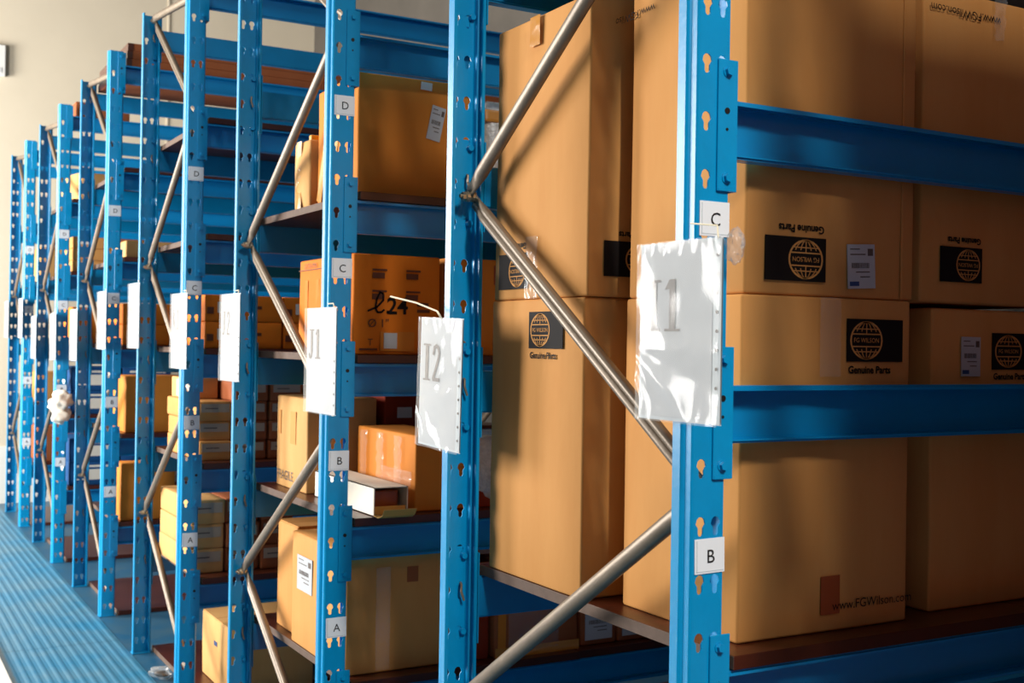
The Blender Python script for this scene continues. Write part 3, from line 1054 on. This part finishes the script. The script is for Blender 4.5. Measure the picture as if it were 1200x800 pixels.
# ------------------------------------------------------------------ document sleeves hung on the posts
def sleeve(code, yc, zb, h=.315, w=.236, tilt=0.0, x=-.022, yaw=0.0, big=False, side='post'):
    t = thing('document_sleeve', 'clear plastic sleeve with white sheet reading %s, hung on its rack post' % code, 'sign',
              (x, yc, zb), 0, 'sleeve signs on the rack posts')
    t.rotation_euler = (tilt, 0, yaw)
    base = Matrix(((0, 0, -1), (-1, 0, 0), (0, 1, 0))).to_4x4()
    base.translation = (0, w / 2, 0)
    n = (8, 10) if not big else (14, 20)

    def bend(name, x0, x1, z0, z1, m, amp, off, seed, freq, nn, th=0.0):
        vs, fs = [], []
        nx, ny = nn
        for j in range(ny + 1):
            for i in range(nx + 1):
                a, b = x0 + (x1 - x0) * i / nx, z0 + (z1 - z0) * j / ny
                c = off + .0015 * math.sin(3.2 * a / w) + amp * (noise.noise(Vector((a * freq + seed, b * freq * .8 + a * freq * .5, seed))) + .5 * noise.noise(Vector((a * freq * 2.2, b * freq * 2.2 + seed, 3))))
                if amp and th:
                    k = max(0.0, 1 - b / (h * .55))
                    q = math.hypot(a - .0, (b - h * .42)) / w
                    ang = math.atan2(b - h * .42, a + .02)
                    c += th * k ** .6 * (1 - abs(math.sin(ang * 5.0 + 1.2 * noise.noise(Vector((a * 12, b * 12, seed)))))) * min(1, q * 2)
                    c += th * .5 * max(0.0, 1 - (h - b) / .03) * noise.noise(Vector((a * 60, b * 20, seed)))
                vs.append((a, b, c))
        for j in range(ny):
            for i in range(nx):
                k = j * (nx + 1) + i
                fs.append((k, k + 1, k + nx + 2, k + nx + 1))
        return mesh(name, vs, fs, m, True)
    s = sum(ord(ch) for ch in code)
    put('backing', bend('backing', 0, w, 0, h, M['lab_grey'], .0, -.002, s, 4, (8, 2)), t, base)
    put('paper', bend('paper', .006, w - .024, .006, h - .004, M['paper'], .0, 0, s, 4, (8, 2)), t, base)
    put('binding_strip', bend('binding_strip', w - .022, w - .001, .002, h - .002, M['lab_grey'], .0, .0005, s, 4, (2, 2)), t, base)
    for k in range(9):
        zz = .03 + (h - .06) * k / 8
        bm = bmesh.new()
        add_cyl(bm, (0, 0, 0), (0, 0, .0006), .0032, 8)
        mx = base @ Matrix.Translation((w - .011, zz, .0016))
        put('punch_hole', from_bm('punch_hole', bm, M['grey_ink']), t, mx)
        if not big and k > 3:
            break
    g = glyph_me(code, .092, M['grey_ink'])
    for v in g.vertices:
        v.co.z = .0016 + .0015 * math.sin(3.2 * (v.co.x + .026) / w)
    put('sign_lettering', g, t, base @ Matrix.Translation((.026, h - .158, 0)))
    put('film', bend('film', -.001, w + .001, -.002, h + .001, M['film'], .0024 if big else .0012, .0062, s, 9 if big else 11, (40, 56) if big else (14, 20), .006 if big else .004), t, base)
    # tie at the top corner
    bm = bmesh.new()
    if code == 'I2':
        add_tube(bm, [(.0, .0, h - .002), (-.008, -.004, h + .008), (-.006, .012, h + .016), (-.004, .14, h + .036), (-.002, .31, h + .052)], .0024)
    elif code == 'I1':
        add_tube(bm, [(0, -w / 2 + .012, h - .002), (.004, -w / 2 + .02, h + .02), (.008, -.02, h + .03)], .0015)
    else:
        add_tube(bm, [(0, -w / 2 + .02, h - .002), (.008, -w / 2 + .05, h + .012), (.014, -.02, h + .012)], .0018)
    link('tie', from_bm('tie', bm, M['string']), t)
    return t


sleeve('I1', .005, 1.479, .316, .234, big=True, x=-.028)
sleeve('I2', .972, 1.350, .322, .236, tilt=.03, big=True)
sleeve('J1', 1.806, 1.388, .325, .262)
sleeve('J2', 2.798, 1.453, .332, .255)
sleeve('K1', 3.593, 1.480, .33, .278)
sleeve('K2', 4.535, 1.56, .33, .25)
sleeve('L1', 5.40, 1.545, .33, .25)
sleeve('L2', 6.36, 1.46, .33, .25)
sleeve('M1', 7.22, 1.45, .33, .25, tilt=-.04)
sleeve('M2', 8.22, 1.44, .33, .25)
sleeve('N1', 9.04, 1.60, .33, .25)
sleeve('N2', 10.03, 1.60, .33, .25)

# hanging lamps, unseen above the picture, added to light the rack fronts
def lamp(label, x, y, z, power):
    t = thing('added_fill_lamp', label, 'lamp', (x, y, z), 0, 'unseen hanging lamps added for front fill')
    bm = bmesh.new()
    P = [(-.16, 0.0), (-.10, .07), (.10, .07), (.16, 0.0)]
    A = [bm.verts.new((a, -.75, b)) for a, b in P]
    B = [bm.verts.new((a, .75, b)) for a, b in P]
    for i in range(3):
        bm.faces.new((A[i], A[i + 1], B[i + 1], B[i]))
    bmesh.ops.solidify(bm, geom=bm.faces[:], thickness=.003)
    link('reflector', from_bm('reflector', bm, M['white']), t)
    bm = bmesh.new()
    for yy_ in (-.6, .6):
        add_cyl(bm, (0, yy_, .075), (0, yy_, 6.2 - z), .004, 6)
    link('suspension_wire', from_bm('suspension_wire', bm, M['steel']), t)
    d = bpy.data.lights.new('fill_lamp_light', 'AREA')
    d.shape, d.size, d.size_y, d.energy, d.color = 'RECTANGLE', .26, 1.4, power, (1.0, .95, .87)
    o = bpy.data.objects.new('fill_lamp_light', d)
    COL.objects.link(o)
    o.parent = t
    o.location = (0, 0, .01)


lamp('unseen hanging lamp added for front fill, nearer the camera', -.55, -3.6, 4.6, 340)
lamp('unseen hanging lamp added for front fill, farther from the camera', -.8, 2.6, 4.7, 25)

# transparent tie bag bunched at the I1 card
c = thing('tie_film', 'bunched clear film tying the I1 sleeve to its post', 'film', (.068, -.03, 1.79))
bm = bmesh.new()
bmesh.ops.create_icosphere(bm, subdivisions=3, radius=.016)
for v in bm.verts:
    v.co.z *= 1.9
    v.co.x *= .9
    v.co += v.co.normalized() * noise.noise(v.co * 160) * .014
link('film', from_bm('film', bm, M['film'], True), c)
# white plastic bunch tied on the fourth rack's rear post
c = thing('plastic_bunch', 'bunch of crumpled white plastic tied on the fourth rack rear post', 'bag', (-.062, 6.28, 1.16))
for k, (dy, dz, r) in enumerate(((.08, .02, .06), (-.03, .05, .06), (.0, -.05, .055))):
    bm = bmesh.new()
    bmesh.ops.create_icosphere(bm, subdivisions=3, radius=r)
    for v in bm.verts:
        v.co += v.co.normalized() * noise.noise(v.co * 35 + Vector((k * 5, 0, 0))) * .03
        v.co += Vector((-.04, dy, dz))
    link('fold', from_bm('fold', bm, M['whitecard'], True), c)
# white unit on the far wall
c = thing('wall_unit', 'small white unit fixed high on the far cream wall', 'fixture', (-.11, 10.60, 4.10))
link('housing', box_me('housing', -.18, .10, -.03, .018, 0, .30, M['white'], .008), c)
link('grille', box_me('grille', -.15, .07, -.034, -.028, .03, .08, M['frame'], .004), c)

for o in bpy.data.objects:
    if '_s' in o.keys():
        del o['_s']
